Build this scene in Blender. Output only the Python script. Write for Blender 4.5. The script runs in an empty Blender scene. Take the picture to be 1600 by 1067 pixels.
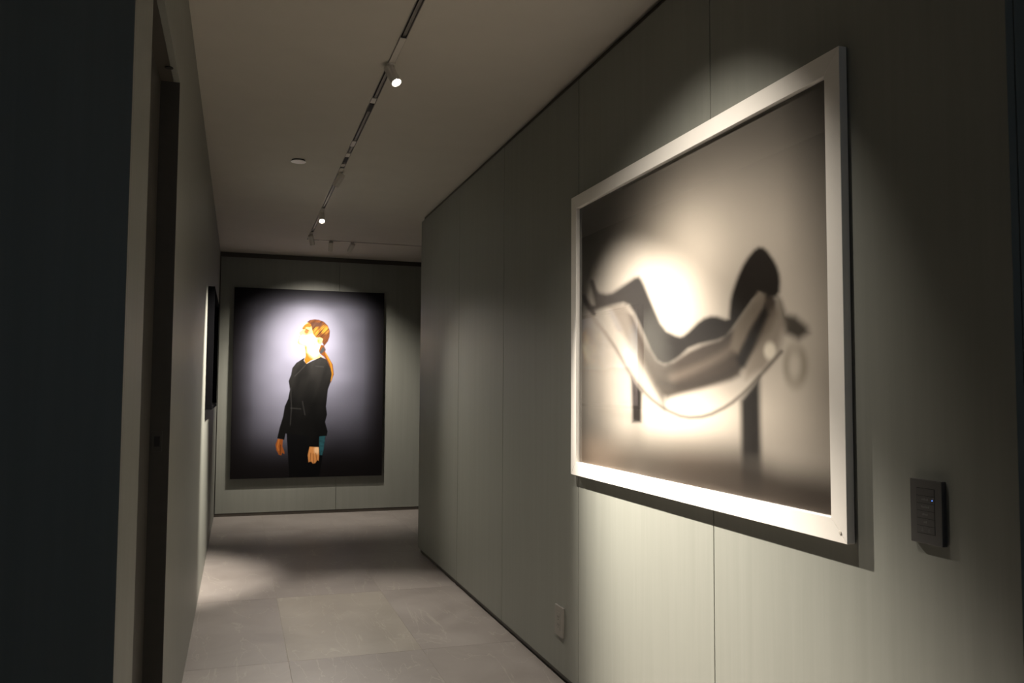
import bpy, bmesh, math, random
import numpy as np
from mathutils import Matrix, Vector
random.seed(4); rng = np.random.default_rng(7)
S = bpy.context.scene
COL = S.collection

# ------------------------------------------------------------------ camera
FPX, PITCH, YAW, ROLL = 1312.64, 0.0585733, 0.3142794, 0.0058884
EYE = np.array([0.0, 0.0, 1.2])
def cam_axes(p, y, r):
    f = np.array([math.sin(y)*math.cos(p), math.cos(y)*math.cos(p), math.sin(p)])
    rt = np.array([math.cos(y), -math.sin(y), 0.0]); up = np.cross(rt, f)
    c, s = math.cos(r), math.sin(r)
    return c*rt + s*up, -s*rt + c*up, f
RT, UP, FW = cam_axes(PITCH, YAW, ROLL)
cd = bpy.data.cameras.new('camera'); cam = bpy.data.objects.new('camera', cd); COL.objects.link(cam)
cd.sensor_fit = 'HORIZONTAL'; cd.sensor_width = 36.0; cd.lens = FPX*36/1600
cd.clip_start = 0.05; cd.clip_end = 100
cam.matrix_world = Matrix(((RT[0], UP[0], -FW[0], EYE[0]), (RT[1], UP[1], -FW[1], EYE[1]), (RT[2], UP[2], -FW[2], EYE[2]), (0, 0, 0, 1)))
S.camera = cam
def to_px(P):                                     # world points (n,3) -> photograph pixels
    v = P - EYE
    return 800 + FPX*(v@RT)/(v@FW), 533.5 - FPX*(v@UP)/(v@FW)

# ------------------------------------------------------------------ world: dusk blue let in by the added lobby window
w = bpy.data.worlds.new('dusk'); S.world = w; w.use_nodes = True
w.node_tree.nodes['Background'].inputs[0].default_value = (0.37, 0.49, 0.62, 1)
w.node_tree.nodes['Background'].inputs[1].default_value = 0.5
S.view_settings.view_transform = 'Standard'; S.view_settings.look = 'None'
S.view_settings.exposure = 0.0; S.view_settings.gamma = 1.0; S.view_settings.use_curve_mapping = False

WARM = (1.0, 0.915, 0.80)
# ------------------------------------------------------------------ dimensions (metres, floor at z=0)
R, LX, C, ENDY = 1.30, -0.19, 2.51, 8.43          # right wall, left wall, ceiling, end wall
RY0, RY1 = 1.13, 6.24                             # right wall runs
LY0, DY0, DY1, DTOP = 1.595, 1.885, 2.69, 2.127   # left corner, door opening
XL, XR, YB = -3.0, 4.2, -4.0                      # lobby behind the camera

# ------------------------------------------------------------------ materials
def new_mat(name):
    m = bpy.data.materials.new(name); m.use_nodes = True
    nt = m.node_tree; return m, nt, nt.nodes['Principled BSDF']
def setc(b, name, v):
    b.inputs[name].default_value = v
def plain(name, col, rough=0.5, metal=0.0, noise=0.06, scale=30.0):
    m, nt, b = new_mat(name)
    tc = nt.nodes.new('ShaderNodeTexCoord'); n = nt.nodes.new('ShaderNodeTexNoise'); n.inputs['Scale'].default_value = scale
    n.inputs['Detail'].default_value = 4
    r = nt.nodes.new('ShaderNodeValToRGB'); r.color_ramp.elements[0].position = .3; r.color_ramp.elements[1].position = .7
    r.color_ramp.elements[0].color = (*[c*(1-noise) for c in col], 1); r.color_ramp.elements[1].color = (*[min(1, c*(1+noise)) for c in col], 1)
    nt.links.new(tc.outputs['Object'], n.inputs['Vector']); nt.links.new(n.outputs['Fac'], r.inputs[0]); nt.links.new(r.outputs[0], b.inputs['Base Color'])
    setc(b, 'Roughness', rough); setc(b, 'Metallic', metal)
    return m
def grain(name, c1, c2, rough=0.5, axis=0):
    """wood veneer with vertical grain"""
    m, nt, b = new_mat(name); N = nt.nodes.new; K = nt.links.new
    g = N('ShaderNodeNewGeometry'); mp = N('ShaderNodeMapping'); K(g.outputs['Position'], mp.inputs[0])
    mp.inputs['Scale'].default_value = (26, 26, 0.9)
    n = N('ShaderNodeTexNoise'); n.inputs['Scale'].default_value = 1.0; n.inputs['Detail'].default_value = 6; n.inputs['Distortion'].default_value = .6
    K(mp.outputs[0], n.inputs['Vector'])
    mp2 = N('ShaderNodeMapping'); K(g.outputs['Position'], mp2.inputs[0]); mp2.inputs['Scale'].default_value = (150, 150, 5)
    n2 = N('ShaderNodeTexNoise'); n2.inputs['Scale'].default_value = 1.0; n2.inputs['Detail'].default_value = 3; K(mp2.outputs[0], n2.inputs['Vector'])
    mx = N('ShaderNodeMath'); mx.operation = 'MULTIPLY_ADD'; K(n2.outputs['Fac'], mx.inputs[0]); mx.inputs[1].default_value = .35
    K(n.outputs['Fac'], mx.inputs[2])
    r = N('ShaderNodeValToRGB'); K(mx.outputs[0], r.inputs[0]); e = r.color_ramp.elements
    e[0].position = .5; e[0].color = (*c1, 1); e[1].position = .85; e[1].color = (*c2, 1)
    K(r.outputs[0], b.inputs['Base Color'])
    bp = N('ShaderNodeBump'); bp.inputs['Strength'].default_value = .12; bp.inputs['Distance'].default_value = .002
    K(mx.outputs[0], bp.inputs['Height']); K(bp.outputs[0], b.inputs['Normal'])
    setc(b, 'Roughness', rough)
    return m
def stone(name, c1, c2, vein):
    m, nt, b = new_mat(name); N = nt.nodes.new; K = nt.links.new
    g = N('ShaderNodeNewGeometry'); oi = N('ShaderNodeObjectInfo')
    ad = N('ShaderNodeVectorMath'); ad.operation = 'MULTIPLY_ADD'; K(oi.outputs['Random'], ad.inputs[0]); ad.inputs[1].default_value = (7, 3, 5); K(g.outputs['Position'], ad.inputs[2])
    n = N('ShaderNodeTexNoise'); n.inputs['Scale'].default_value = 2.6; n.inputs['Detail'].default_value = 9; n.inputs['Roughness'].default_value = .62; n.inputs['Distortion'].default_value = .8
    K(ad.outputs[0], n.inputs['Vector'])
    r = N('ShaderNodeValToRGB'); K(n.outputs['Fac'], r.inputs[0]); e = r.color_ramp.elements
    e[0].position = .3; e[0].color = (*c1, 1); e[1].position = .72; e[1].color = (*c2, 1)
    mp = N('ShaderNodeMapping'); K(ad.outputs[0], mp.inputs[0]); mp.inputs['Rotation'].default_value = (0, 0, .7); mp.inputs['Scale'].default_value = (3.2, .8, 1)
    v = N('ShaderNodeTexNoise'); v.inputs['Scale'].default_value = 1.3; v.inputs['Detail'].default_value = 5; v.inputs['Distortion'].default_value = 1.4; K(mp.outputs[0], v.inputs['Vector'])
    vr = N('ShaderNodeValToRGB'); K(v.outputs['Fac'], vr.inputs[0]); q = vr.color_ramp
    q.elements[0].position = .492; q.elements[0].color = (0, 0, 0, 1); q.elements[1].position = .5; q.elements[1].color = (.55, .55, .55, 1)
    z = q.elements.new(.508); z.color = (0, 0, 0, 1)
    mx = N('ShaderNodeMix'); mx.data_type = 'RGBA'; K(vr.outputs[0], mx.inputs['Factor']); K(r.outputs[0], mx.inputs['A']); mx.inputs['B'].default_value = (*vein, 1)
    hv = N('ShaderNodeMath'); hv.operation = 'MULTIPLY_ADD'; K(oi.outputs['Random'], hv.inputs[0]); hv.inputs[1].default_value = .16; hv.inputs[2].default_value = .92
    hs = N('ShaderNodeHueSaturation'); K(mx.outputs['Result'], hs.inputs['Color']); K(hv.outputs[0], hs.inputs['Value'])
    K(hs.outputs[0], b.inputs['Base Color'])
    rr = N('ShaderNodeMapRange'); K(n.outputs['Fac'], rr.inputs[0]); rr.inputs[3].default_value = .34; rr.inputs[4].default_value = .5; K(rr.outputs[0], b.inputs['Roughness'])
    bp = N('ShaderNodeBump'); bp.inputs['Strength'].default_value = .1; bp.inputs['Distance'].default_value = .002; K(n.outputs['Fac'], bp.inputs['Height']); K(bp.outputs[0], b.inputs['Normal'])
    return m
def print_mat(name, rough, spec=.5):
    m, nt, b = new_mat(name)
    a = nt.nodes.new('ShaderNodeVertexColor'); a.layer_name = 'ink'; nt.links.new(a.outputs['Color'], b.inputs['Base Color'])
    setc(b, 'Roughness', rough); setc(b, 'Specular IOR Level', spec)
    return m
def emit(name, col, st):
    m, nt, b = new_mat(name); setc(b, 'Base Color', (*col, 1)); setc(b, 'Emission Color', (*col, 1)); setc(b, 'Emission Strength', st); return m

PANEL = grain('pale_green_grey_veneer', (.196, .200, .175), (.212, .216, .190), .5)
CEIL = plain('white_ceiling_paint', (.52, .487, .425), .8, noise=.02, scale=6)
REVEAL = plain('dark_bronze_reveal', (.05, .041, .032), .5)
BRONZE = plain('dark_bronze_door', (.055, .05, .041), .5)
STONE = stone('warm_grey_limestone', (.195, .172, .158), (.27, .243, .226), (.34, .31, .275))
STONE_Y = stone('ochre_grey_limestone', (.205, .184, .156), (.28, .253, .22), (.34, .31, .265))
GROUT = plain('sand_grout', (.31, .28, .235), .8)
WHITE = plain('white_lacquer', (.80, .765, .71), .35, noise=.02, scale=12)
FIX = plain('off_white_fixture', (.60, .56, .50), .4, noise=.02)
TRACKM = plain('grey_aluminium', (.26, .24, .22), .45, .2)
SLOT = plain('black_slot', (.012, .011, .01), .6)
BLACKF = plain('black_frame_lacquer', (.0025, .0025, .003), .9)
BLACKF.node_tree.nodes['Principled BSDF'].inputs['Specular IOR Level'].default_value = .02
KEYP = plain('charcoal_plastic', (.075, .072, .07), .4)
KEYB = plain('charcoal_key', (.062, .06, .058), .45)
KEYL = plain('grey_key_print', (.13, .13, .13), .6)
OUTL = plain('putty_plastic', (.215, .20, .175), .4)
CANV = plain('black_canvas_edge', (.012, .011, .012), .8)
LENS = emit('lit_lens', (1.0, .92, .80), 60)
LENSD = plain('dark_lens', (.03, .03, .03), .2)
LED = emit('blue_led', (.08, .2, 1.0), 5)
SHADOWG = plain('dark_gap', (.02, .018, .016), .7)
def glass_mat():
    m, nt, b = new_mat('picture_glass'); N = nt.nodes.new; K = nt.links.new
    nt.nodes.remove(b); out = nt.nodes['Material Output']
    t = N('ShaderNodeBsdfTransparent'); g = N('ShaderNodeBsdfGlossy'); g.inputs['Roughness'].default_value = .015
    lw = N('ShaderNodeLayerWeight'); lw.inputs['Blend'].default_value = .5       # Schlick reflectance, same from either side
    pw = N('ShaderNodeMath'); pw.operation = 'POWER'; K(lw.outputs['Facing'], pw.inputs[0]); pw.inputs[1].default_value = 5
    fr = N('ShaderNodeMath'); fr.operation = 'MULTIPLY_ADD'; K(pw.outputs[0], fr.inputs[0]); fr.inputs[1].default_value = .85; fr.inputs[2].default_value = .036
    mx = N('ShaderNodeMixShader'); K(fr.outputs[0], mx.inputs[0]); K(t.outputs[0], mx.inputs[1]); K(g.outputs[0], mx.inputs[2]); K(mx.outputs[0], out.inputs[0])
    return m
GLASS = glass_mat()

# ------------------------------------------------------------------ geometry helpers
def box(bm, x0, x1, y0, y1, z0, z1, bevel=0.0):
    r = bmesh.ops.create_cube(bm, size=1.0)
    vs = r['verts']
    for v in vs:
        v.co = Vector(((x0+x1)/2 + v.co.x*(x1-x0), (y0+y1)/2 + v.co.y*(y1-y0), (z0+z1)/2 + v.co.z*(z1-z0)))
    if bevel:
        es = list({e for v in vs for e in v.link_edges})
        bmesh.ops.bevel(bm, geom=es, offset=bevel, segments=2, affect='EDGES', profile=.6)
def obj(name, bm, mat, parent=None, smooth=False):
    me = bpy.data.meshes.new(name); bm.to_mesh(me); bm.free()
    if smooth:
        for p in me.polygons: p.use_smooth = True
    me.materials.append(mat)
    o = bpy.data.objects.new(name, me); COL.objects.link(o)
    if parent is not None: o.parent = parent
    return o
def boxes(name, lst, mat, parent=None, bevel=0.0):
    bm = bmesh.new()
    for b in lst: box(bm, *b, bevel=bevel)
    return obj(name, bm, mat, parent)
def empty(name, loc=(0, 0, 0), rot=(0, 0, 0)):
    o = bpy.data.objects.new(name, None); COL.objects.link(o); o.location = loc; o.rotation_euler = rot; o.empty_display_size = .1
    return o
def struct(o): o['kind'] = 'structure'; return o
def tag(o, label, cat, group=None):
    o['label'] = label; o['category'] = cat
    if group: o['group'] = group
    return o
def lathe(bm, prof, seg=28):
    """profile of (radius, z) revolved round z"""
    rings = []
    for r, z in prof:
        if r < 1e-6: rings.append([bm.verts.new((0, 0, z))])
        else: rings.append([bm.verts.new((r*math.cos(2*math.pi*i/seg), r*math.sin(2*math.pi*i/seg), z)) for i in range(seg)])
    for a, b in zip(rings[:-1], rings[1:]):
        for i in range(seg):
            j = (i+1) % seg
            if len(a) == 1: bm.faces.new((a[0], b[j], b[i]))
            elif len(b) == 1: bm.faces.new((a[i], a[j], b[0]))
            else: bm.faces.new((a[i], a[j], b[j], b[i]))
    bmesh.ops.recalc_face_normals(bm, faces=bm.faces)

# ------------------------------------------------------------------ floor
floor = struct(boxes('floor', [(XL-.2, XR+.3, YB-.2, ENDY+.3, -.12, -.0012)], GROUT))
TX0, TW, TY0, TL = .24, .60, 3.905, 1.19
tile_mesh = None
def solid(x0, x1, y0, y1):                        # is the tile wholly under a wall block
    if x0 >= R+.03 and y0 >= RY0+.03 and y1 <= RY1-.03: return True
    if x1 <= LX-.03 and y0 >= LY0+.03: return True
    return x1 < XL or x0 > XR or y1 < YB or y0 > ENDY
for i in range(-6, 8):
    for j in range(-7, 5):
        x0, y0 = TX0+i*TW, TY0+j*TL
        if solid(x0, x0+TW, y0, y0+TL): continue
        if tile_mesh is None:
            bm = bmesh.new(); box(bm, -.2992, .2992, -.5942, .5942, -.012, 0, bevel=.0004)
            o = obj('tile', bm, STONE, floor); tile_mesh = o.data; ty = tile_mesh.copy(); ty.materials.clear(); ty.materials.append(STONE_Y)
        else:
            o = bpy.data.objects.new('tile', tile_mesh); COL.objects.link(o); o.parent = floor
        if i == 0 and j == 0: o.data = ty; o['label'] = 'ochre-toned limestone tile'
        o.location = (x0+TW/2, y0+TL/2, 0)

# ------------------------------------------------------------------ ceiling with slot for the track
TRX, TRH, CRY = .553, .014, 7.47                  # track centre, half width, cross track
TY_START = 1.2
ceil = struct(boxes('ceiling', [
    (XL-.2, TRX-TRH, YB-.2, ENDY+.3, C, C+.06),
    (TRX-TRH, TRX+TRH, YB-.2, TY_START, C, C+.06),
    (TRX-TRH, TRX+TRH, CRY+TRH, ENDY+.3, C, C+.06),
    (TRX+TRH, XR+.3, YB-.2, CRY-TRH, C, C+.06),
    (TRX+TRH, XR+.3, CRY+TRH, ENDY+.3, C, C+.06),
    (XL-.2, XR+.3, YB-.2, ENDY+.3, C+.06, C+.1)], CEIL))

# ------------------------------------------------------------------ walls
PT = .018                                         # veneer panel thickness
def panel(par, b): return boxes('panel', [b], PANEL, par, bevel=.0012)
# right wall: block, veneer panels, reveals above and below
wr = struct(boxes('wall_right', [(R+PT, R+.34, RY0+PT, RY1-PT, 0, C)], REVEAL))
for a, b in ((RY0, 2.127), (2.127, 3.132), (3.132, 4.144), (4.144, 5.075), (5.075, RY1)):
    panel(wr, (R, R+PT, a+.002, b-.002, .034, C-.032))
panel(wr, (R+PT+.001, R+.34, RY0, RY0+PT-.001, .034, C-.028))
panel(wr, (R+PT+.001, R+.34, RY1-PT+.001, RY1, .034, C-.028))
# left wall with door opening; its end face looks back at the lobby
wl = struct(boxes('wall_left', [(LX-.30, LX-PT-.0005, LY0+.101, DY0-.013, 0, C), (LX-.30, LX-PT-.0005, DY1+.013, ENDY, 0, C), (LX-.30, LX-PT-.0005, DY0-.013, DY1+.013, DTOP+.013, C)], REVEAL))
panel(wl, (LX-PT, LX, LY0+PT+.0005, DY0, .004, C))
panel(wl, (LX-PT, LX, DY0+.0005, DY1+.006, DTOP+.0005, C))
panel(wl, (LX-PT, LX, DY1+.0065, ENDY-.001, .004, C))
wn = struct(boxes('wall_lobby_left', [(XL, LX-PT-.001, LY0+PT, LY0+.10, 0, C)], REVEAL))
panel(wn, (LX-1.2, LX, LY0, LY0+PT, .004, C-.004)); panel(wn, (XL, LX-1.203, LY0, LY0+PT, .004, C-.004))
wq = struct(boxes('wall_lobby_right', [(R+.341, XR, RY0+PT, RY0+.10, 0, C)], REVEAL))
panel(wq, (R+.343, XR, RY0, RY0+PT, .034, C-.028))
# end wall
we = struct(boxes('wall_end', [(LX-.30, XR, ENDY+PT, ENDY+.12, 0, C)], REVEAL))
for a, b in ((LX+.006, .934), (.934, 2.06), (2.06, 3.19), (3.19, XR)):
    panel(we, (a+.0015, b-.0015, ENDY, ENDY+PT, .03, C-.045))
struct(boxes('trim_1', [(LX, XR, ENDY+.004, ENDY+PT, 0, .029)], REVEAL))
struct(boxes('trim_2', [(LX, XR, ENDY+.004, ENDY+PT, C-.0445, C)], REVEAL))
# far side passage and lobby enclosure
struct(boxes('wall_passage_south', [(R+.341, XR, RY1-.1, RY1, 0, C)], PANEL))
struct(boxes('wall_passage_east', [(XR, XR+.1, RY1-.1, ENDY+.12, 0, C)], PANEL))
struct(boxes('wall_lobby_west', [(XL-.1, XL, YB, LY0+.1, 0, C)], PANEL))
struct(boxes('wall_lobby_east', [(XR, XR+.1, YB, RY0+.1, 0, C)], PANEL))
WX0, WX1, WZ0, WZ1 = -2.4, 3.4, .5, 2.3
struct(boxes('wall_lobby_back', [(XL-.1, WX0, YB-.12, YB, 0, C), (WX1, XR+.1, YB-.12, YB, 0, C), (WX0, WX1, YB-.12, YB, 0, WZ0), (WX0, WX1, YB-.12, YB, WZ1, C)], PANEL))
wn1 = struct(empty('added_window_1', ((WX0+WX1)/2, YB, WZ0)))  # unseen window, added to let dim bluish light into the lobby
hw = (WX1-WX0)/2
boxes('window_frame', [(-hw, hw, -.1, -.02, 0, .05), (-hw, hw, -.1, -.02, 1.75, 1.8), (-hw, -hw+.05, -.1, -.02, .05, 1.75), (hw-.05, hw, -.1, -.02, .05, 1.75)], REVEAL, wn1)
for k in (-1, 1): boxes('mullion', [(k*hw/3-.025, k*hw/3+.025, -.1, -.02, .05, 1.75)], REVEAL, wn1)

# door in the left wall: leaf set back, lined reveal, head plate and strike
d1 = struct(empty('door_1', (LX, DY0, 0)))
DW = DY1-DY0; LEAF = -.054
boxes('door_leaf', [(LEAF-.045, LEAF, .003, DW-.003, .006, DTOP-.003)], plain('dark_leaf', (.032, .028, .022), .5), d1, bevel=.001)
j1 = boxes('jamb', [(LEAF-.08, 0, DW, DW+.006, 0, DTOP)], BRONZE, d1)
boxes('jamb', [(LEAF-.08, -PT-.0005, -.012, 0, 0, DTOP)], BRONZE, d1)
hd = boxes('head_lining', [(LEAF-.08, -PT-.0005, -.012, DW+.012, DTOP+.0002, DTOP+.012)], plain('bronze_lining', (.06, .052, .04), .5), d1)
bm = bmesh.new(); lathe(bm, [(0, 0), (.011, 0), (.012, -.002), (.007, -.0025), (0, -.0025)], 20); o = obj('catch', bm, SLOT, hd); o.location = (-.022, DW-.12, DTOP)
st = boxes('strike_plate', [(-.048, -.020, DW-.0025, DW, 1.015, 1.075)], BRONZE, j1, bevel=.0008)
boxes('latch_hole', [(-.042, -.026, DW-.0032, DW-.0024, 1.03, 1.06)], SLOT, j1)

# ------------------------------------------------------------------ ceiling track
def channel(bm, along, a0, a1, ctr):
    """U-shaped extrusion open at the bottom"""
    t = .003; h = .045; iw = TRH
    for s0, s1, z0, z1 in ((-iw, -iw+t, 0, h), (iw-t, iw, 0, h), (-iw, iw, h, h+t)):
        if along == 'y': box(bm, ctr+s0, ctr+s1, a0, a1, C+z0-.0015, C+z1)
        else: box(bm, a0, a1, ctr+s0, ctr+s1, C+z0-.0015, C+z1)
tr = tag(empty('track_rail', (0, 0, 0)), 'long recessed grey lighting track running along the corridor ceiling', 'track')
bm = bmesh.new(); channel(bm, 'y', TY_START, CRY+TRH, TRX); obj('channel', bm, TRACKM, tr)
boxes('conductor', [(TRX-.0105, TRX-.007, TY_START, CRY, C+.012, C+.04)], SLOT, tr); boxes('conductor', [(TRX-.002, TRX+.0105, TY_START, CRY, C+.0065, C+.04)], TRACKM, tr)
for y in (3.80, 4.74): boxes('joint_plate', [(TRX-.0105, TRX+.0105, y, y+.11, C-.0005, C+.006)], SLOT, tr)
for y0, y1 in ((3.73, 3.795), (4.42, 4.52), (4.66, 4.735), (4.90, 4.95)): boxes('cover_strip', [(TRX-.0108, TRX+.0108, y0, y1, C+.001, C+.006)], FIX, tr)
tr2 = tag(empty('track_rail', (0, 0, 0)), 'short recessed lighting track crossing the ceiling before the end wall', 'track')
bm = bmesh.new(); channel(bm, 'x', TRX+TRH, 3.4, CRY); obj('channel', bm, TRACKM, tr2)
boxes('cover_strip', [(TRX+TRH, 3.4, CRY-.0108, CRY+.0108, C+.001, C+.006)], FIX, tr2)

# ------------------------------------------------------------------ spot heads
def spot(x, y, aim, label, along='y', lit=True, power=100, size=60, blend=.6, adapter=.26, lens_lit=None, soft=.018, col=WARM, adir=-1):
    t = tag(empty('track_spotlight', (x, y, C)), label, 'spotlight')
    a = adapter
    y0, y1 = (-a, .02) if adir < 0 else (-.02, a)
    if along == 'y': boxes('adapter', [(-.0115, .0115, y0, y1, -.005, -.0017)], FIX, t, bevel=.001)
    else: boxes('adapter', [(y0, y1, -.0115, .0115, -.005, -.0017)], FIX, t, bevel=.001)
    bm = bmesh.new(); lathe(bm, [(0, -.0045), (.017, -.0045), (.017, -.008), (.0065, -.011), (.0065, -.034), (0, -.034)], 20); obj('stem', bm, FIX, t, True)
    piv = Vector((0, 0, -.038)); d = (Vector(aim) - Vector((x, y, C)) - piv).normalized()
    q = Vector((0, 0, -1)).rotation_difference(d)
    bm = bmesh.new()
    lathe(bm, [(0, .026), (.019, .026), (.021, .024), (.021, -.058), (.0195, -.060), (.0185, -.058), (.0175, -.044), (0, -.044)], 32)
    hd = obj('lamp_head', bm, FIX, t, True); hd.location = piv; hd.rotation_mode = 'QUATERNION'; hd.rotation_quaternion = q
    md = hd.modifiers.new('edge', 'EDGE_SPLIT'); md.split_angle = math.radians(40)
    bm = bmesh.new(); lathe(bm, [(.0140, -.0472), (.009, -.0495), (0, -.050)], 24)
    ln = obj('lens', bm, LENS if lit else LENSD, hd, True)
    if lit:
        ld = bpy.data.lights.new('spot_beam', 'SPOT'); ld.energy = power; ld.spot_size = math.radians(size); ld.spot_blend = blend; ld.shadow_soft_size = soft; ld.color = col
        lo = bpy.data.objects.new('spot_beam', ld); COL.objects.link(lo); lo.parent = hd; lo.location = (0, 0, -.062)
    return t
spot(TRX, 3.29, (1.29, 2.22, .42), 'lit white track spotlight aimed at the large framed photograph', power=1500, size=51, blend=1.0)
spot(TRX, 1.78, (1.29, 2.42, .82), 'white track spotlight above the keypad end of the large framed photograph', power=102, size=90, blend=1.0)
spot(TRX, 5.06, (-.19, 5.5, 1.0), 'unlit-looking white track spotlight turned towards the black-framed picture', power=800, size=46, blend=1.0, adapter=.09)
spot(TRX, 6.25, (.58, 4.05, 0), 'lit white track spotlight shining down the corridor close to the track corner', power=270, size=68, blend=1.0, adapter=.12)
spot(TRX, 7.19, (1.1, 8.4, .7), 'white track spotlight at the corner end of the long track', power=40, size=80, blend=1.0, adapter=.10)
spot(.745, CRY, (.70, 8.41, .85), 'white spotlight on the cross track nearest the track corner', along='x', power=185, size=104, blend=1.0, adapter=.1)
spot(.93, CRY, (.50, 8.41, 1.45), 'white spotlight on the cross track, second from the track corner', along='x', power=230, size=52, blend=1.0, adapter=.1)

# ------------------------------------------------------------------ round ceiling cover
t = tag(empty('sprinkler_cover', (.297, 4.885, C)), 'small round white cover disc on the ceiling beside the track', 'ceiling cover')
bm = bmesh.new(); lathe(bm, [(0, 0), (.037, 0), (.034, -.008), (0, -.008)], 32); obj('recess_ring', bm, SHADOWG, t)
bm = bmesh.new(); lathe(bm, [(0, -.008), (.041, -.008), (.0425, -.009), (.0425, -.0105), (.0415, -.0115), (0, -.0115)], 40); obj('cover_plate', bm, plain('bright_white_cover', (.9, .87, .84), .4), t)

# ------------------------------------------------------------------ flat art: inked grids
def seg_dist(X, Y, ax, ay, bx, by):
    dx, dy = bx-ax, by-ay; L2 = dx*dx+dy*dy+1e-9
    t = np.clip(((X-ax)*dx+(Y-ay)*dy)/L2, 0, 1)
    return np.hypot(X-ax-t*dx, Y-ay-t*dy)
def poly(X, Y, pts, soft):
    d = np.full(X.shape, 1e9); ins = np.zeros(X.shape, bool)
    n = len(pts)
    for k in range(n):
        (ax, ay), (bx, by) = pts[k], pts[(k+1) % n]
        d = np.minimum(d, seg_dist(X, Y, ax, ay, bx, by))
        c = ((ay > Y) != (by > Y)) & (X < (bx-ax)*(Y-ay)/((by-ay) if abs(by-ay) > 1e-9 else 1e-9)+ax)
        ins ^= c
    sd = np.where(ins, d, -d)
    t = np.clip(sd/(2*soft)+.5, 0, 1); return t*t*(3-2*t)
def line(X, Y, pts, wd, soft):
    d = np.full(X.shape, 1e9)
    for (ax, ay), (bx, by) in zip(pts[:-1], pts[1:]): d = np.minimum(d, seg_dist(X, Y, ax, ay, bx, by))
    t = np.clip((wd/2-d)/(2*soft)+.5, 0, 1); return t*t*(3-2*t)
def ell(X, Y, cx, cy, rx, ry, soft):
    d = (1-np.hypot((X-cx)/rx, (Y-cy)/ry))*min(rx, ry)
    t = np.clip(d/(2*soft)+.5, 0, 1); return t*t*(3-2*t)
def gau(X, Y, cx, cy, rx, ry): return np.exp(-((X-cx)/rx)**2-((Y-cy)/ry)**2)
def vnoise(U, V, su, sv, seed):
    g = np.random.default_rng(seed).random((64, 64)); a, b = U*su, V*sv
    i, j = np.floor(a).astype(int), np.floor(b).astype(int); fa, fb = a-i, b-j
    fa = fa*fa*(3-2*fa); fb = fb*fb*(3-2*fb); i %= 64; j %= 64; i1, j1 = (i+1) % 64, (j+1) % 64
    return (g[i, j]*(1-fa)+g[i1, j]*fa)*(1-fb)+(g[i, j1]*(1-fa)+g[i1, j1]*fa)*fb
def over(img, m, col):
    return img*(1-m[..., None]) + np.asarray(col, float)*m[..., None]
def s2l(r, g, b):
    c = np.array([r, g, b])/255.0
    return np.where(c <= .04045, c/12.92, ((c+.055)/1.055)**2.4)
def ink_grid(name, P0, PU, PV, nu, nv, paint, mat, parent, origin):
    u = np.linspace(0, 1, nu); v = np.linspace(0, 1, nv); V, U = np.meshgrid(v, u, indexing='ij')
    W = np.asarray(P0)+U[..., None]*np.asarray(PU)+V[..., None]*np.asarray(PV)
    X, Y = to_px(W.reshape(-1, 3)); X = X.reshape(V.shape); Y = Y.reshape(V.shape)
    img = np.clip(paint(X, Y, U, V), 0, .95)
    me = bpy.data.meshes.new(name)
    idx = np.arange(nu*nv).reshape(nv, nu)
    q = np.stack([idx[:-1, :-1], idx[:-1, 1:], idx[1:, 1:], idx[1:, :-1]], -1).reshape(-1, 4)
    co = (W-np.asarray(origin)).reshape(-1, 3)
    me.vertices.add(len(co)); me.vertices.foreach_set('co', co.ravel().astype(np.float32))
    me.loops.add(q.size); me.loops.foreach_set('vertex_index', q.ravel().astype(np.int32))
    me.polygons.add(len(q)); me.polygons.foreach_set('loop_start', np.arange(0, q.size, 4, dtype=np.int32))
    me.update(calc_edges=True)
    ca = me.color_attributes.new('ink', 'FLOAT_COLOR', 'POINT')
    rgba = np.ones((nu*nv, 4), np.float32); rgba[:, :3] = img.reshape(-1, 3); ca.data.foreach_set('color', rgba.ravel())
    me.materials.append(mat)
    o = bpy.data.objects.new(name, me); COL.objects.link(o); o.parent = parent
    return o

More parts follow.
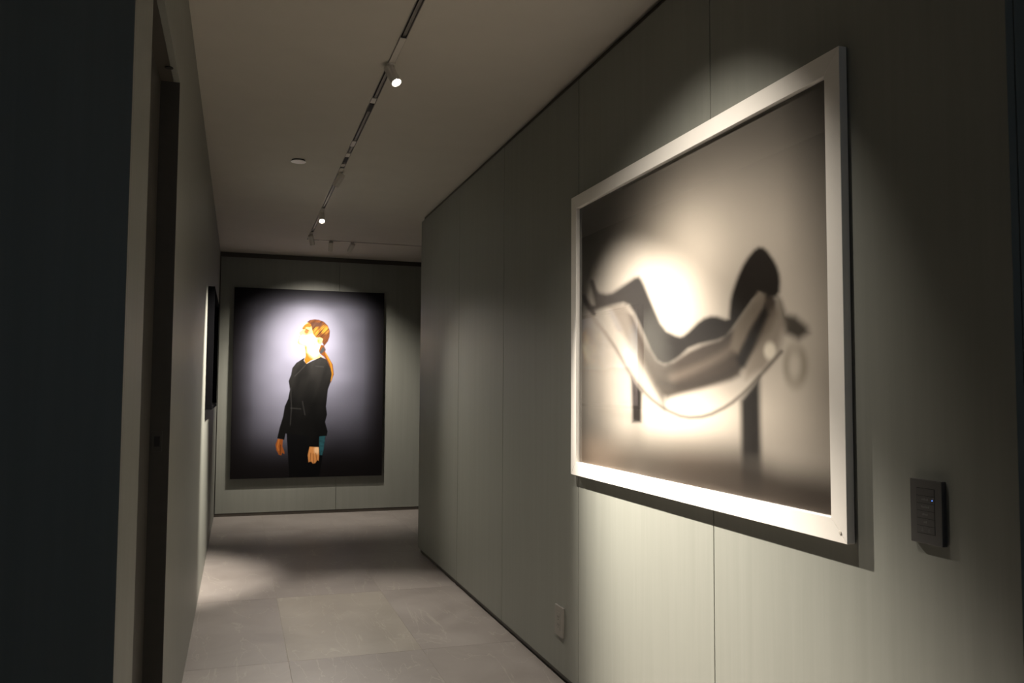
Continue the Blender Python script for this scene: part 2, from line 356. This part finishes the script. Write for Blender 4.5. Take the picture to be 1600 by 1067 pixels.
# --- portrait canvas on the end wall
PX0, PX1, PZ0, PZ1, PYF = -.055, 1.374, .355, 2.17, ENDY-.045
po = (.66, ENDY, PZ0)
pt = tag(empty('portrait_painting', po), 'tall dark painting of a woman in black gazing upward, on the end wall', 'painting')
boxes('canvas_stretcher', [(PX0-po[0], PX1-po[0], PYF+.0012-po[1], -.004, 0, PZ1-PZ0)], CANV, pt)
def S3(*p): return [(440+x/9.7, 490+y/9.7) for x, y in p]
def S7(*p): return [(420+x/3.81, 480+y/3.81) for x, y in p]
def paint_portrait(X, Y, U, V):
    n = vnoise(U, V, 11, 17, 1)*.45+vnoise(U, V, 4, 9, 2)*.55
    g = gau(X, Y, 480, 548, 72, 88); g2 = gau(X, Y, 440, 635, 48, 75); g3 = gau(X, Y, 545, 610, 34, 70); g4 = gau(X, Y, 545, 490, 40, 40)
    b = (.008+.235*g+.12*g2+.09*g3+.04*g4)*(.84+.32*n)
    edge = np.clip(np.minimum(U, 1-U)/.14, 0, 1)*np.clip((1-V)/.10, 0, 1); bot = np.clip((V-.03)/.24, 0, 1)
    b = b*(.15+.85*edge)*(.04+.96*bot*bot*(3-2*bot))
    img = b[..., None]*np.array([.84, .84, 1.12])+np.array([.0045, .0035, .0038])
    # trousers and denim
    img = over(img, poly(X, Y, S7((105, 745), (300, 760), (338, 765), (325, 850), (300, 1010), (122, 1010)), .8), (.0014, .0014, .0018))
    img = over(img, poly(X, Y, S7((300, 765), (337, 765), (326, 845), (318, 880), (298, 880)), .8)*(.5+.5*vnoise(U, V, 90, 110, 5)), (.02, .085, .105))
    # hair at the back, pony tail
    tail = poly(X, Y, S3((590, 470), (640, 480), (668, 540), (660, 580), (700, 640), (775, 770), (792, 920), (745, 1050), (725, 1010), (748, 900), (700, 740), (640, 650), (585, 610), (560, 560)), .7)
    img = over(img, tail, (.12, .036, .006)); img = over(img, tail*line(X, Y, S3((670, 600), (745, 760), (770, 900), (745, 1010)), 2.2, 1.2), (.3, .135, .012))
    # neck and face
    face = poly(X, Y, S3((400, 125), (345, 175), (315, 215), (318, 245), (300, 262), (275, 280), (268, 300), (288, 318), (262, 345), (268, 368), (248, 395), (252, 410), (235, 435), (262, 462), (325, 480), (350, 492), (362, 560), (366, 640), (345, 700), (366, 765), (450, 705), (620, 662), (580, 615), (560, 570), (598, 470), (628, 385), (560, 300), (480, 140)), .6)
    img = over(img, face, (.52, .34, .12))
    img = over(img, face*poly(X, Y, S3((345, 490), (385, 492), (375, 590), (450, 630), (480, 690), (366, 770), (335, 700), (362, 640)), 1.6), (.28, .105, .008))
    img = over(img, face*poly(X, Y, S3((310, 205), (350, 165), (430, 130), (470, 160), (440, 210), (380, 205), (330, 240)), 1.2), (.22, .075, .008))
    img = over(img, face*.85*ell(X, Y, *S3((378, 272))[0], 3.4, 3.6, 1.2), (.11, .028, .006))
    img = over(img, face*.8*line(X, Y, S3((318, 225), (370, 232), (420, 262)), 1.8, .7), (.08, .02, .004))
    img = over(img, face*.7*line(X, Y, S3((322, 345), (380, 318)), 1.4, .7), (.16, .05, .006))
    img = over(img, face*.8*line(X, Y, S3((262, 345), (275, 375), (252, 405), (262, 462), (330, 482), (380, 488)), .9, .5), (.16, .05, .006))
    img = over(img, face*.8*line(X, Y, S3((272, 315), (300, 318)), .9, .5), (.12, .035, .005))
    img = over(img, face*.85*np.clip(ell(X, Y, *S3((400, 395))[0], 12, 8, 5)+ell(X, Y, *S3((490, 520))[0], 9, 13, 5)-.6*ell(X, Y, *S3((378, 265))[0], 6, 6, 3), 0, 1), (.80, .74, .50))  # spotlight burn-out on face and neck put into the paint colour
    hair = poly(X, Y, S3((385, 128), (430, 96), (500, 86), (570, 94), (640, 122), (700, 180), (732, 260), (727, 350), (702, 420), (645, 492), (612, 430), (628, 385), (600, 368), (520, 362), (482, 312), (458, 225), (445, 160), (400, 136)), .7)
    st = vnoise(X*.35+Y*.32, X*.05-Y*.05, 3.1, 1.0, 9)
    hc = np.array([.07, .022, .006])*(.3+1.4*st[..., None]) 
    img = img*(1-hair[..., None])+hc*hair[..., None]
    hl = .7*hair*np.clip(ell(X, Y, *S3((520, 270))[0], 4.5, 8, 3)+ell(X, Y, *S3((650, 240))[0], 6, 6.5, 3), 0, 1)*np.clip(1.6*st-.3, 0, 1)
    img = over(img, hl, (.42, .21, .022))
    img = over(img, hair*.8*poly(X, Y, S3((450, 150), (520, 130), (620, 150), (600, 190), (500, 200), (460, 220)), 1.5), (.045, .02, .014))
    ear = ell(X, Y, *S3((575, 410))[0], 4.2, 5.2, .7); img = over(img, ear, (.52, .32, .11)); img = over(img, .9*ell(X, Y, *S3((560, 415))[0], 1.2, 1.8, .6), (.35, .13, .02))
    img = over(img, .8*ell(X, Y, *S3((500, 457))[0], 1.6, 1.1, .5), (.45, .2, .04))
    img = over(img, poly(X, Y, S3((630, 498), (668, 548), (600, 612), (572, 585)), .6), (.035, .035, .035))
    # jacket
    jac = poly(X, Y, S7((213, 300), (208, 318), (225, 337), (255, 322), (310, 295), (345, 312), (368, 365), (374, 400), (366, 450), (352, 490), (341, 590), (347, 640), (335, 682), (350, 740), (345, 765), (300, 770), (297, 832), (237, 829), (240, 765), (100, 752), (92, 790), (50, 780), (65, 715), (85, 650), (95, 590), (115, 545), (126, 490), (118, 440), (133, 400), (140, 362), (165, 330)), .7)
    fold = vnoise(X, Y, .09, .05, 12)*.6+vnoise(X+Y*.3, Y, .22, .06, 13)*.4
    jb = (.002+.013*np.clip(1-(Y-560)/70, 0, 1))*(.5+fold)
    img = img*(1-jac[..., None])+(jb[..., None]*np.array([1.05, 1.0, .95]))*jac[..., None]
    for pts in (S7((218, 345), (180, 385), (155, 410)), S7((130, 480), (135, 600), (128, 700)), S7((280, 350), (325, 355)), S7((200, 560), (215, 640)), S7((130, 600), (190, 605))):
        img = over(img, jac*.35*line(X, Y, pts, 1.4, 1.0), (.045, .043, .042))
    # hands
    h1 = poly(X, Y, S7((53, 783), (84, 787), (81, 828), (93, 862), (92, 874), (80, 866), (74, 882), (60, 878), (45, 850), (40, 818)), .6)
    img = over(img, h1, (.22, .06, .012)); img = over(img, h1*.8*line(X, Y, S7((60, 790), (52, 830), (58, 850)), 2.2, .9), (.40, .13, .025))
    img = over(img, h1*.8*line(X, Y, S7((70, 820), (68, 875)), 1.3, .6), (.05, .012, .003))
    h2 = poly(X, Y, S7((243, 830), (297, 833), (299, 880), (297, 914), (288, 910), (276, 928), (262, 930), (252, 918), (236, 922), (232, 880)), .6)
    img = over(img, h2, (.55, .23, .07)); img = over(img, h2*.8*ell(X, Y, *S7((285, 850))[0], 4, 6, 2), (.85, .55, .30))
    for a, b in (((250, 868), (246, 920)), ((264, 872), (266, 925)), ((280, 868), (286, 912))):
        img = over(img, h2*.85*line(X, Y, S7(a, b), 1.0, .5), (.12, .03, .006))
    return img
ink_grid('painted_canvas', (PX0, PYF, PZ0), (PX1-PX0, 0, 0), (0, 0, PZ1-PZ0), 380, 480, paint_portrait, print_mat('oil_paint', .6, .08), pt, po)

# --- large framed photograph on the right wall
FXF = R-.023; FY0, FY1, FZ0, FZ1 = 1.544, 3.156, .868, 1.986
RAIL = .052
po = (R, (FY0+FY1)/2, FZ0)
fp = tag(empty('framed_photograph', po), 'large white-framed photograph of a blurred figure in a hammock', 'framed picture')
def rail(pts, x0, x1):
    bm = bmesh.new(); a = [bm.verts.new((x0-po[0], y-po[1], z-po[2])) for y, z in pts]; b = [bm.verts.new((x1-po[0], y-po[1], z-po[2])) for y, z in pts]
    bm.faces.new(a); bm.faces.new(b)
    for k in range(4): bm.faces.new((a[k], a[(k+1) % 4], b[(k+1) % 4], b[k]))
    bmesh.ops.recalc_face_normals(bm, faces=bm.faces)
    bmesh.ops.bevel(bm, geom=list(bm.edges), offset=.0007, segments=1, affect='EDGES')
    return obj('frame_rail', bm, WHITE, fp)
a0, a1, c0, c1 = FY0, FY1, FZ0, FZ1; r_ = RAIL; e = .0003
rail([(a0+e, c1), (a1-e, c1), (a1-r_-e, c1-r_), (a0+r_+e, c1-r_)], FXF, R-.002)
rail([(a0+e, c0), (a1-e, c0), (a1-r_-e, c0+r_), (a0+r_+e, c0+r_)], FXF, R-.002)
rail([(a0, c0+e), (a0, c1-e), (a0+r_, c1-r_-e), (a0+r_, c0+r_+e)], FXF, R-.002)
rail([(a1, c0+e), (a1, c1-e), (a1-r_, c1-r_-e), (a1-r_, c0+r_+e)], FXF, R-.002)
boxes('backing_board', [(R-.006-po[0], R-.0025-po[0], FY0+.03-po[1], FY1-.03-po[1], .03, FZ1-FZ0-.03)], SHADOWG, fp)
def QA(*p): return [(895+x/4.105, 420+y/4.105) for x, y in p]
def QB(*p): return [(1080+x/3.81, 360+y/3.81) for x, y in p]
def Q5(*p): return [(880+x/2.319, 420+y/2.319) for x, y in p]
poly_, line_ = poly, line
def paint_hammock(X, Y, U, V):
    K = 1.8                                       # the photograph is out of focus: all edges soft
    def chaikin(p, closed):
        for _ in range(1):
            n = len(p); q = []
            for k in range(n if closed else n-1):
                a, b = p[k], p[(k+1) % n]; q += [(.78*a[0]+.22*b[0], .78*a[1]+.22*b[1]), (.22*a[0]+.78*b[0], .22*a[1]+.78*b[1])]
            p = q if closed else [p[0]]+q+[p[-1]]
        return p
    def poly(x, y, p, q): return poly_(x, y, chaikin(p, True) if len(p) > 8 else p, q*K)
    def line(x, y, p, q, r): return line_(x, y, chaikin(p, False), q, r*K)
    # U runs from the near (right) edge to the far (left) edge, V bottom to top
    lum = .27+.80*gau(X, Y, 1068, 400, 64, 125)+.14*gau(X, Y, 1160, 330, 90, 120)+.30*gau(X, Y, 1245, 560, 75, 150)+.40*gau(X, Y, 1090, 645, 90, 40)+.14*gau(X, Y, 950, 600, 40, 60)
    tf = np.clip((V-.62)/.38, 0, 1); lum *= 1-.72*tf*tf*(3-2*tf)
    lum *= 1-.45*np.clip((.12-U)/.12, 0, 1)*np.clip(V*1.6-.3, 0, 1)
    lf = np.clip((U-.60)/.3, 0, 1); lum *= 1-.68*lf*lf*(3-2*lf)  # left part inked darker to counter the spotlight's hot spot there
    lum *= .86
    base = lum[..., None]*np.array([1.0, .885, .745])
    # floor of the picture darkens towards its lower edge
    fy = np.interp(X, [900, 1000, 1150, 1220, 1300], [655, 660, 672, 700, 715]); d = np.clip((Y-fy)/65, 0, 1); d = d*d*(3-2*d)
    fl = np.array([.036, .027, .020])*(1+3.2*gau(X, Y, 915, 690, 55, 50)[..., None]+.8*gau(X, Y, 1080, 700, 70, 35)[..., None])
    img = base*(1-d[..., None])+fl*d[..., None]
    gl = (1-V)*0; BL = (.42, .35, .28)
    # loop and blob at the right of the chair
    ring = ell(X, Y, 1243, 572, 19, 34, 7)-ell(X, Y, 1242, 570, 9, 22, 7); img = over(img, .75*np.clip(ring, 0, 1), (.22, .19, .14))
    img = over(img, .95*poly(X, Y, QB((520, 400), (560, 500), (620, 510), (690, 570), (700, 610), (640, 650), (560, 610), (535, 520)), 5), (.03, .024, .018))
    # legs of the stand
    D = (.0095, .0068, .005)
    img = over(img, .35*poly(X, Y, [(985, 650), (1004, 650), (1006, 745), (986, 745)], 8), (.08, .066, .054))
    img = over(img, poly(X, Y, [(986, 588), (1003, 612), (1002, 660), (988, 660)], 2.2), D)
    rl = np.clip(1-(Y-705)/85, 0, 1)
    img = over(img, rl*poly(X, Y, [(1157, 626), (1187, 588), (1191, 790), (1160, 790)], 4), D)
    # fabric of the hammock
    img = over(img, .8*poly(X, Y, [(951, 478), (979, 474), (994, 500), (1024, 565), (1042, 612), (1038, 640), (1010, 585), (985, 545)], 4), (.065, .052, .041))
    img = over(img, poly(X, Y, [(979, 476), (1022, 560), (1042, 570), (1085, 542), (1135, 526), (1190, 456), (1214, 462), (1216, 500), (1160, 575), (1154, 590), (1102, 606), (1062, 616), (1038, 624), (1018, 592), (998, 550)], 4), (.038, .028, .021))
    img = over(img, .8*line(X, Y, [(1052, 590), (1090, 575), (1135, 552), (1160, 525)], 12, 5), (.105, .083, .064))
    img = over(img, .6*line(X, Y, [(1030, 597), (1060, 606), (1120, 592), (1150, 575)], 8, 4), (.022, .017, .013))
    img = over(img, .8*poly(X, Y, QB((450, 520), (530, 430), (560, 560), (520, 720), (440, 830), (330, 880), (310, 820), (390, 640)), 6), (.16, .13, .10))
    img = over(img, .9*ell(X, Y, 1203, 548, 9, 13, 5), (.62, .56, .46))
    # the reclining figure
    img = over(img, poly(X, Y, QA((118, 70), (150, 150), (235, 165), (320, 108), (415, 42), (448, 75), (500, 200), (580, 388), (680, 437))+Q5((440, 240), (500, 182), (545, 168), (600, 187))+QB((228, 480), (235, 400), (270, 290), (320, 180), (390, 98), (440, 103), (505, 195), (532, 280), (525, 390), (445, 405), (400, 370), (250, 580), (200, 645), (0, 690))+[(1060, 560), (1040, 571), (1022, 562)]+QA((400, 300), (345, 215), (250, 235), (150, 265), (100, 292), (62, 162), (140, 248), (125, 160)), 3.0), D)
    img = over(img, .9*poly(X, Y, QB((400, 365), (440, 380), (435, 460), (345, 600), (285, 740), (235, 700), (255, 580)), 3), (.13, .105, .08))
    img = over(img, poly(X, Y, QB((440, 440), (460, 500), (395, 650), (320, 810), (285, 820), (268, 765), (350, 600)), 3.5), (.010, .0075, .006))
    # bowed rim and post
    img = over(img, .75*line(X, Y, Q5((90, 160), (175, 260), (250, 395), (310, 465), (370, 510), (440, 540), (520, 535), (600, 495), (660, 445), (720, 380), (790, 300)), 5.5, 2), (.06, .048, .038))
    img = over(img, .9*line(X, Y, [(919, 488), (926, 560)], 6, 2), (.075, .065, .058))
    img = over(img, .7*line(X, Y, QA((245, 280), (300, 390)), 7, 2.5), (.10, .09, .085))
    img = over(img, .85*line(X, Y, [(925, 440), (930, 456), (940, 474)], 6, 1.4), D)
    img = over(img, .85*line(X, Y, [(912, 463), (918, 478), (928, 490)], 6, 1.4), D)
    n = vnoise(U, V, 14, 10, 21)*.06+.97
    return img*n[..., None]
y0, y1, z0, z1 = FY0+RAIL-.004, FY1-RAIL+.004, FZ0+RAIL-.004, FZ1-RAIL+.004
ink_grid('print', (R-.0065, y0, z0), (0, y1-y0, 0), (0, 0, z1-z0), 640, 440, paint_hammock, print_mat('photographic_print', .6, .2), fp, po)
g = boxes('glass', [(R-.0105-po[0], R-.0095-po[0], y0-po[1], y1-po[1], z0-po[2], z1-po[2])], GLASS, fp); g['label'] = 'clear picture glass'
bm = bmesh.new(); lathe(bm, [(0, 0), (.0042, 0), (.0038, .0012), (0, .0016)], 16); sc = obj('corner_pin', bm, FIX, fp); sc.rotation_euler = (0, -math.pi/2, 0); sc.location = (FXF-po[0], FY0+.022-po[1], .022)

# --- black-framed picture on the left wall
GY0, GY1, GZ0, GZ1, GXF = 5.45, 6.62, 1.075, 1.83, LX+.040
po = (LX, (GY0+GY1)/2, GZ0)
bp = tag(empty('framed_print', po), 'black-framed bluish print on the wall with the recessed door', 'framed picture')
def brail(y0, y1, z0, z1): boxes('frame_rail', [(0.002, GXF-LX, y0-po[1], y1-po[1], z0-po[2], z1-po[2])], BLACKF, bp, bevel=.001)
brail(GY0, GY1, GZ1-.022, GZ1); brail(GY0, GY1, GZ0, GZ0+.022); brail(GY0, GY0+.022, GZ0+.0225, GZ1-.0225); brail(GY1-.022, GY1, GZ0+.0225, GZ1-.0225)
boxes('backing_board', [(.003, .012, GY0+.021-po[1], GY1-.021-po[1], .021, GZ1-GZ0-.021)], BLACKF, bp)
def paint_land(X, Y, U, V):
    n = vnoise(U, V, 9, 9, 31)*.5+vnoise(U, V, 23, 23, 32)*.5
    hz = .36+.05*vnoise(U, V*0, 7, 1, 33)
    sky = np.clip((V-.55)/.45, 0, 1)[..., None]
    up = (1-sky)*np.array([.34, .46, .56])+sky*np.array([.11, .14, .22])
    cloud = gau(U, V, .3, .48, .28, .13)+gau(U, V, .62, .52, .25, .10)
    up = over(up, np.clip(cloud*1.2*(.6+.8*n), 0, 1), (.88, .93, .90))
    lo = np.array([.34, .29, .29])*(.75+.5*n[..., None])
    m = np.clip((V-hz)/.02, 0, 1)[..., None]
    return lo*(1-m)+up*m
ink_grid('print', (LX+.0125, GY0+.0215, GZ0+.0215), (0, GY1-GY0-.043, 0), (0, 0, GZ1-GZ0-.043), 160, 100, paint_land, print_mat('landscape_print', .35, .4), bp, po)
g = boxes('glass', [(.020, .0215, GY0+.0215-po[1], GY1-.0215-po[1], .0215, GZ1-GZ0-.0215)], GLASS, bp); g['label'] = 'clear picture glass'

# ------------------------------------------------------------------ wall keypad and outlet on the right wall
KY0, KY1, KZ0, KZ1 = 1.292, 1.372, .905, 1.030
po = (R, (KY0+KY1)/2, KZ0)
k = tag(empty('wall_keypad', po), 'charcoal lighting keypad with six keys beside the large white frame', 'keypad')
KD = .011
boxes('cover_plate', [(-KD, 0, KY0-po[1], KY1-po[1], 0, KZ1-KZ0)], KEYP, k, bevel=.0015)
kw = .026; kz0, kz1 = .020, KZ1-KZ0-.017
boxes('key_well', [(-KD-.0002, -KD+.002, -kw+.0033, kw-.0033, kz0-.0006, kz1+.0006)], SLOT, k)
kh = (kz1-kz0)/6
words = {4: .018, 3: .02, 2: .016, 1: .010}
for i in range(6):
    z = kz0+i*kh
    b = boxes('key', [(-KD-.0006, -KD+.001, -kw+.004, kw-.004, z+.0006, z+kh-.0006)], KEYB, k, bevel=.0003)
    if i in words:
        nl = int(words[i]/.0028)
        boxes('engraving', [(-KD-.0008, -KD-.0005, words[i]/2-q*.0028-.0019, words[i]/2-q*.0028, z+kh*.40, z+kh*.40+(.0032 if (q+i) % 3 else .0042)) for q in range(nl)], KEYL, b)
    if i == 0:
        for yy in (.009, -.008): boxes('engraving', [(-KD-.0008, -KD-.0005, yy-.0025, yy+.0025, z+kh*.3, z+kh*.3+.001), (-KD-.0008, -KD-.0005, yy-.0016, yy+.0016, z+kh*.5, z+kh*.5+.001), (-KD-.0008, -KD-.0005, yy-.0008, yy+.0008, z+kh*.66, z+kh*.66+.001)], KEYL, b)
    if i == 4:
        bm = bmesh.new(); lathe(bm, [(0, 0), (.0010, 0), (.0008, .0006), (0, .0008)], 12); o = obj('indicator_led', bm, LED, b); o.rotation_euler = (0, -math.pi/2, 0); o.location = (-KD-.0006, -kw+.009, z+kh*.5); o['label'] = 'lit blue indicator'
OY0, OY1, OZ0, OZ1 = 3.281, 3.371, .183, .305
po = (R, (OY0+OY1)/2, OZ0)
ot = tag(empty('wall_outlet', po), 'putty-coloured wall outlet low on the veneer wall beside the white frame', 'outlet')
boxes('cover_plate', [(-.008, 0, OY0-po[1], OY1-po[1], 0, OZ1-OZ0)], OUTL, ot, bevel=.0012)
rc = boxes('receptacle', [(-.0095, -.006, -.018, .018, .026, .096)], OUTL, ot, bevel=.0008)
for z in (.046, .078):
    boxes('slot', [(-.0099, -.009, -.0075, -.0055, z-.004, z+.005), (-.0099, -.009, .0055, .0075, z-.004, z+.005), (-.0099, -.009, -.002, .002, z-.012, z-.008)], SLOT, rc)
